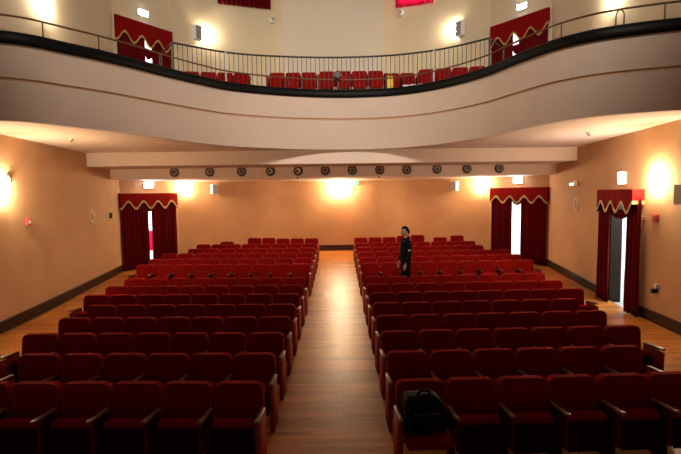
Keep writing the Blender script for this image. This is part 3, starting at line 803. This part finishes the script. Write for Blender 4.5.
# ------------------------------------------------------------------ black backpack on the folded-down seat
bx = .535 + PITCH / 2
t = thing('backpack', 'black backpack slumped on the folded down front seat by the aisle', 'bag', (bx - .02, 4.38, .442), .06)
def subsurf_mesh(o, lv=2):
    md = o.modifiers.new('s', 'SUBSURF'); md.levels = lv; md.render_levels = lv
bm = bmesh.new(); r = bmesh.ops.create_cube(bm, size=1)
bmesh.ops.subdivide_edges(bm, edges=bm.edges[:], cuts=2, use_grid_fill=True)
for v in bm.verts:
    z = v.co.z + .5; tp = 1 - .22 * z * z
    v.co = Vector((v.co.x * .43 * tp + .02 * math.sin(z * 5), v.co.y * .25 * tp + .03 * z, z * .345 + (.02 * math.sin(v.co.x * 9) if z > .9 else 0)))
o = obj('pack_body', bm, M['bag'], t, smooth=True); subsurf_mesh(o)
bm = bmesh.new(); r = bmesh.ops.create_cube(bm, size=1)
bmesh.ops.subdivide_edges(bm, edges=bm.edges[:], cuts=1, use_grid_fill=True)
for v in bm.verts: v.co = Vector((v.co.x * .27, v.co.y * .1 - .115, (v.co.z + .5) * .2 + .02))
o = obj('front_pocket', bm, M['bag'], t, smooth=True); subsurf_mesh(o)
bm = bmesh.new(); tube(bm, catmull([(-.06, .0, .325), (-.05, -.01, .37), (0, -.01, .385), (.05, -.01, .37), (.06, .0, .325)], 4), .014, 8); obj('grab_handle', bm, M['bag'], t, smooth=True)
for sx in (-1, 1):
    bm = bmesh.new(); tube(bm, catmull([(sx * .09, -.05, .34), (sx * .15, -.11, .28), (sx * .175, -.12, .15), (sx * .16, -.09, .03)], 5), .016, 6); obj('strap', bm, M['bag'], t, smooth=True)
bm = bmesh.new(); tube(bm, catmull([(-.12, -.135, .2), (-.05, -.165, .215), (.05, -.165, .215), (.12, -.135, .2)], 4), .006, 6); obj('zip', bm, M['dark'], t)

# ------------------------------------------------------------------ the person in the cross aisle
dg = lambda: bpy.context.evaluated_depsgraph_get()
def skin_mesh(chains, root=0, sub=1):
    """chains: list of lists of (x,y,z,r); equal points are merged"""
    verts, idx, rad, edges = [], {}, [], []
    for ch in chains:
        last = None
        for x, y, z, r in ch:
            k = (round(x, 4), round(y, 4), round(z, 4))
            if k not in idx: idx[k] = len(verts); verts.append((x, y, z)); rad.append(r)
            if last is not None and last != idx[k]: edges.append((last, idx[k]))
            last = idx[k]
    me = bpy.data.meshes.new('t'); me.from_pydata(verts, edges, [])
    o = bpy.data.objects.new('t', me); C.objects.link(o)
    o.modifiers.new('k', 'SKIN')
    for i, v in enumerate(me.skin_vertices[0].data):
        rr = rad[i]; v.radius = rr if isinstance(rr, tuple) else (rr, rr)
        v.use_root = (i == root)
    s = o.modifiers.new('s', 'SUBSURF'); s.levels = sub; s.render_levels = sub
    bpy.context.view_layer.update()
    m2 = bpy.data.meshes.new_from_object(o.evaluated_get(dg()))
    bpy.data.objects.remove(o)
    return m2
def merge_remesh(meshes, vox, name, m, parent, smoothit=2):
    bm = bmesh.new()
    for me in meshes: bm.from_mesh(me)
    me = bpy.data.meshes.new('u'); bm.to_mesh(me); bm.free()
    o = bpy.data.objects.new('u', me); C.objects.link(o)
    r = o.modifiers.new('r', 'REMESH'); r.mode = 'VOXEL'; r.voxel_size = vox
    s = o.modifiers.new('sm', 'SMOOTH'); s.iterations = smoothit; s.factor = .5
    bpy.context.view_layer.update()
    m2 = bpy.data.meshes.new_from_object(o.evaluated_get(dg()))
    bpy.data.objects.remove(o)
    m2.name = name; m2.materials.clear(); m2.materials.append(m)
    for p in m2.polygons: p.use_smooth = True
    q = bpy.data.objects.new(name, m2); C.objects.link(q); q.parent = parent
    return q
# figure faces local -y; x>0 is the figure's left side
PX, PY = 1.62, 11.52
per = thing('person', 'person with short dark hair in a black jacket standing in the cross aisle', 'person', (PX, PY, fz(PY)), math.radians(-78))
def arm(s, fwd):  # shoulder, elbow, wrist
    sh = (s * .19, .0, 1.47); el = (s * .27, .01 - fwd * .3, 1.18); wr = (s * .25, -.06 - fwd, .94)
    return [(s * .08, 0, 1.44, .065), (*sh, .058), ((sh[0] + el[0]) / 2, (sh[1] + el[1]) / 2, (sh[2] + el[2]) / 2, .047), (*el, .040), ((el[0] + wr[0]) / 2, (el[1] + wr[1]) / 2, (el[2] + wr[2]) / 2, .036), (*wr, .026)], wr
aL, wL = arm(1, .04); aR, wR = arm(-1, .03)
pel = (0, 0, .95, (.145, .105))
spine = [pel, (0, 0, 1.12, (.135, .095)), (0, .0, 1.28, (.15, .105)), (0, 0, 1.43, (.13, .09)), (0, -.01, 1.53, .055), (0, -.02, 1.60, .052)]
def legc(s): return [pel, (s * .10, 0, .86, .09), (s * .105, -.01, .68, .08), (s * .11, -.01, .48, .056), (s * .11, .01, .32, .053), (s * .11, .02, .10, .038), (s * .115, -.03, .045, .04), (s * .13, -.14, .03, .032)]
def hand(s, wr):
    x, y, z = wr; ms = []
    ms.append(skin_mesh([[(x, y, z, .026), (x, y - .012, z - .05, (.020, .036)), (x, y - .02, z - .10, (.017, .040))]]))
    for j, (oy, ln) in enumerate(((-.045, .068), (-.022, .078), (.0, .073), (.021, .058))):
        bx_, by_, bz_ = x, y - .012 + oy * .9 + .0, z - .09
        c1 = (bx_ - s * .004, by_ - .004, bz_ - .02); c2 = (bx_ - s * .012, by_ - .008, c1[2] - ln * .45); c3 = (bx_ - s * .03, by_ - .008, c2[2] - ln * .4)
        ms.append(skin_mesh([[(bx_, by_, bz_, .009), (*c1, .009), (*c2, .0085), (*c3, .007)]]))
    ms.append(skin_mesh([[(x, y - .03, z - .035, .013), (x - s * .014, y - .062, z - .065, .0115), (x - s * .022, y - .072, z - .10, .009)]]))
    return ms
def head_mesh():
    bm = bmesh.new(); bmesh.ops.create_uvsphere(bm, u_segments=32, v_segments=24, radius=1)
    for v in bm.verts:
        x, y, z = v.co
        jaw = 1 - .30 * max(0, -z) ** 1.3
        nx = x * .077 * jaw; ny = y * .098 * (1 - .12 * max(0, -z)); nz = z * .122
        if y < 0:
            ny += .006 * math.exp(-((x / .5) ** 2)) * 0
            # eye sockets, nose, lips, chin, cheek bones
            for ex in (-.42, .42): ny += .014 * math.exp(-(((x - ex) / .2) ** 2 + ((z - .05) / .14) ** 2))
            ny -= .024 * math.exp(-((x / .16) ** 2 + ((z + .22) / .16) ** 2))
            ny -= .012 * math.exp(-((x / .12) ** 2 + ((z + .05) / .2) ** 2))
            ny -= .008 * math.exp(-((x / .3) ** 2 + ((z + .52) / .08) ** 2))
            ny -= .010 * math.exp(-((x / .3) ** 2 + ((z + .86) / .16) ** 2))
            ny -= .006 * math.exp(-((x / .7) ** 2 + ((z - .24) / .1) ** 2))
        v.co = Vector((nx, ny - .035, nz + 1.695))
    for s in (-1, 1):
        r = bmesh.ops.create_uvsphere(bm, u_segments=10, v_segments=8, radius=1)
        for v in r['verts']: v.co = Vector((s * .078 + v.co.x * .012, -.025 + v.co.y * .018, 1.69 + v.co.z * .032))
    me = bpy.data.meshes.new('h'); bm.to_mesh(me); bm.free(); return me
body = merge_remesh([skin_mesh([spine]), skin_mesh([aL]), skin_mesh([aR]), skin_mesh([[(0.06, 0, .93, .10)] + legc(1)[1:]]), skin_mesh([[(-.06, 0, .93, .10)] + legc(-1)[1:]]), head_mesh()] + hand(1, wL) + hand(-1, wR), .0075, 'body', M['skin'], per)
def thick(ch, e): return [(x, y, z, (tuple(a + e for a in r) if isinstance(r, tuple) else r + e)) for x, y, z, r in ch]
jt = [(0, 0, .80, (.175, .14)), (0, 0, .95, (.175, .14)), (0, 0, 1.12, (.17, .135)), (0, 0, 1.28, (.185, .14)), (0, 0, 1.43, (.165, .115)), (0, -.005, 1.52, (.085, .08))]
ja = [[(a[1][0] * .45, 0, 1.44, .10)] + [(x, y, z, r + .026) for x, y, z, r in a[1:-1]] + [(a[-1][0], a[-1][1], a[-1][2] + .015, .046)] for a in (aL, aR)]
jk = merge_remesh([skin_mesh([jt]), skin_mesh([ja[0]]), skin_mesh([ja[1]])], .011, 'jacket', M['jacket'], per)
bm = bmesh.new(); tube(bm, [(.0 + .085 * math.cos(a), -.005 + .08 * math.sin(a), 1.535 + .012 * math.sin(a)) for a in [2 * PI * k / 24 for k in range(25)]], .024, 8, False); obj('collar', bm, M['jacket'], jk, smooth=True)
bm = bmesh.new(); tube(bm, [(0, -.155, .82), (0, -.158, 1.1), (0, -.15, 1.3), (0, -.12, 1.47)], .006, 6); obj('zip', bm, M['dark'], jk)
for s in (1,):
    bm = bmesh.new(); box(bm, (s * .318, -.03, 1.27), (.02, .05, .028), bevel=.003); o = obj('sleeve_badge', bm, M['white'], jk); o['label'] = 'white sleeve badge'
tr = merge_remesh([skin_mesh([[(s * .05, 0, .97, .125), (s * .095, 0, .86, .105), (s * .105, -.01, .68, .095), (s * .11, -.01, .48, .075), (s * .11, .01, .32, .07), (s * .11, .02, .06, .062)]]) for s in (1, -1)], .011, 'trousers', M['trouser'], per)
for s in (1, -1):
    bm = bmesh.new(); r = bmesh.ops.create_cube(bm, size=1); bmesh.ops.subdivide_edges(bm, edges=bm.edges[:], cuts=2, use_grid_fill=True)
    for v in bm.verts:
        tt = .5 - v.co.y
        v.co = Vector((s * .12 + v.co.x * .095 * (1 - .2 * tt * tt) + s * .012 * tt, -.065 + v.co.y * .29, .003 + (v.co.z + .5) * (.10 - .045 * tt)))
    o = obj('shoe', bm, M['dark'], per, smooth=True); subsurf_mesh(o, 1)
bm = bmesh.new(); bmesh.ops.create_uvsphere(bm, u_segments=28, v_segments=20, radius=1)
bmesh.ops.delete(bm, geom=[v for v in bm.verts if (v.co.y < -.1 and v.co.z < .48) or (v.co.z < -.15 - .35 * v.co.y) or (abs(v.co.x) > .75 and v.co.y < .25 and v.co.z < .1)], context='VERTS')
for v in bm.verts:
    j = 1 + .03 * math.sin(v.co.x * 19) * math.sin(v.co.z * 23)
    v.co = Vector((v.co.x * .083 * j, v.co.y * .105 * j - .03, v.co.z * .131 * j + 1.698))
h = obj('hair', bm, M['hair'], per, smooth=True); solid(h, .012, 1)
for s in (-1, 1):
    bm = bmesh.new(); bmesh.ops.create_uvsphere(bm, u_segments=10, v_segments=8, radius=.011)
    for v in bm.verts: v.co += Vector((s * .032, -.112, 1.702))
    obj('eye', bm, M['eye'], per, smooth=True)
    bm = bmesh.new(); tube(bm, [(s * .016, -.126, 1.722), (s * .034, -.124, 1.727), (s * .05, -.11, 1.722)], .0045, 6); obj('eyebrow', bm, M['hair'], per)
bm = bmesh.new(); tube(bm, [(-.024, -.125, 1.632), (0, -.136, 1.633), (.024, -.125, 1.632)], [.003, .006, .003], 6); obj('mouth', bm, M['lip'], per)

# ------------------------------------------------------------------ light of the house
def spot(loc, tgt, power, size, col, blend=.6, rad=.25):
    ld = bpy.data.lights.new('stage_and_fill_spot', 'SPOT'); ld.energy = power; ld.spot_size = math.radians(size); ld.spot_blend = blend; ld.color = col; ld.shadow_soft_size = rad
    o = bpy.data.objects.new('stage_and_fill_spot', ld); C.objects.link(o); o.location = loc
    o.rotation_euler = (Vector(tgt) - Vector(loc)).to_track_quat('-Z', 'Y').to_euler()
for x in (-3.2, 0, 3.0):
    spot((x, 2.6, 9.2), (x * .95, 12.2, 5.9), 680, 68, (1, .87, .76), 1.0)
spot((0, 2.6, 9.4), (0, 18, 9.6), 520, 56, (1, .88, .74), 1.0)  # extra fill spot, added to brighten the upper back wall
wd = bpy.data.worlds.new('World'); S.world = wd; wd.use_nodes = True
wd.node_tree.nodes['Background'].inputs[0].default_value = (1, .82, .65, 1)
wd.node_tree.nodes['Background'].inputs[1].default_value = .035

# ------------------------------------------------------------------ camera
cd = bpy.data.cameras.new('camera'); cam = bpy.data.objects.new('camera', cd); C.objects.link(cam)
cd.sensor_width = 36; cd.lens = 467 / 681 * 36; cd.clip_start = .05
p = math.atan(34 / 467)
cam.matrix_world = Matrix.Translation((0, 0, 2.73)) @ Matrix.Rotation(PI / 2 - p, 4, 'X') @ Matrix.Rotation(-.0125, 4, 'Z')
S.camera = cam
S.view_settings.view_transform = 'Standard'; S.view_settings.look = 'None'; S.view_settings.gamma = 1; S.view_settings.use_curve_mapping = False
S.view_settings.exposure = 1.0
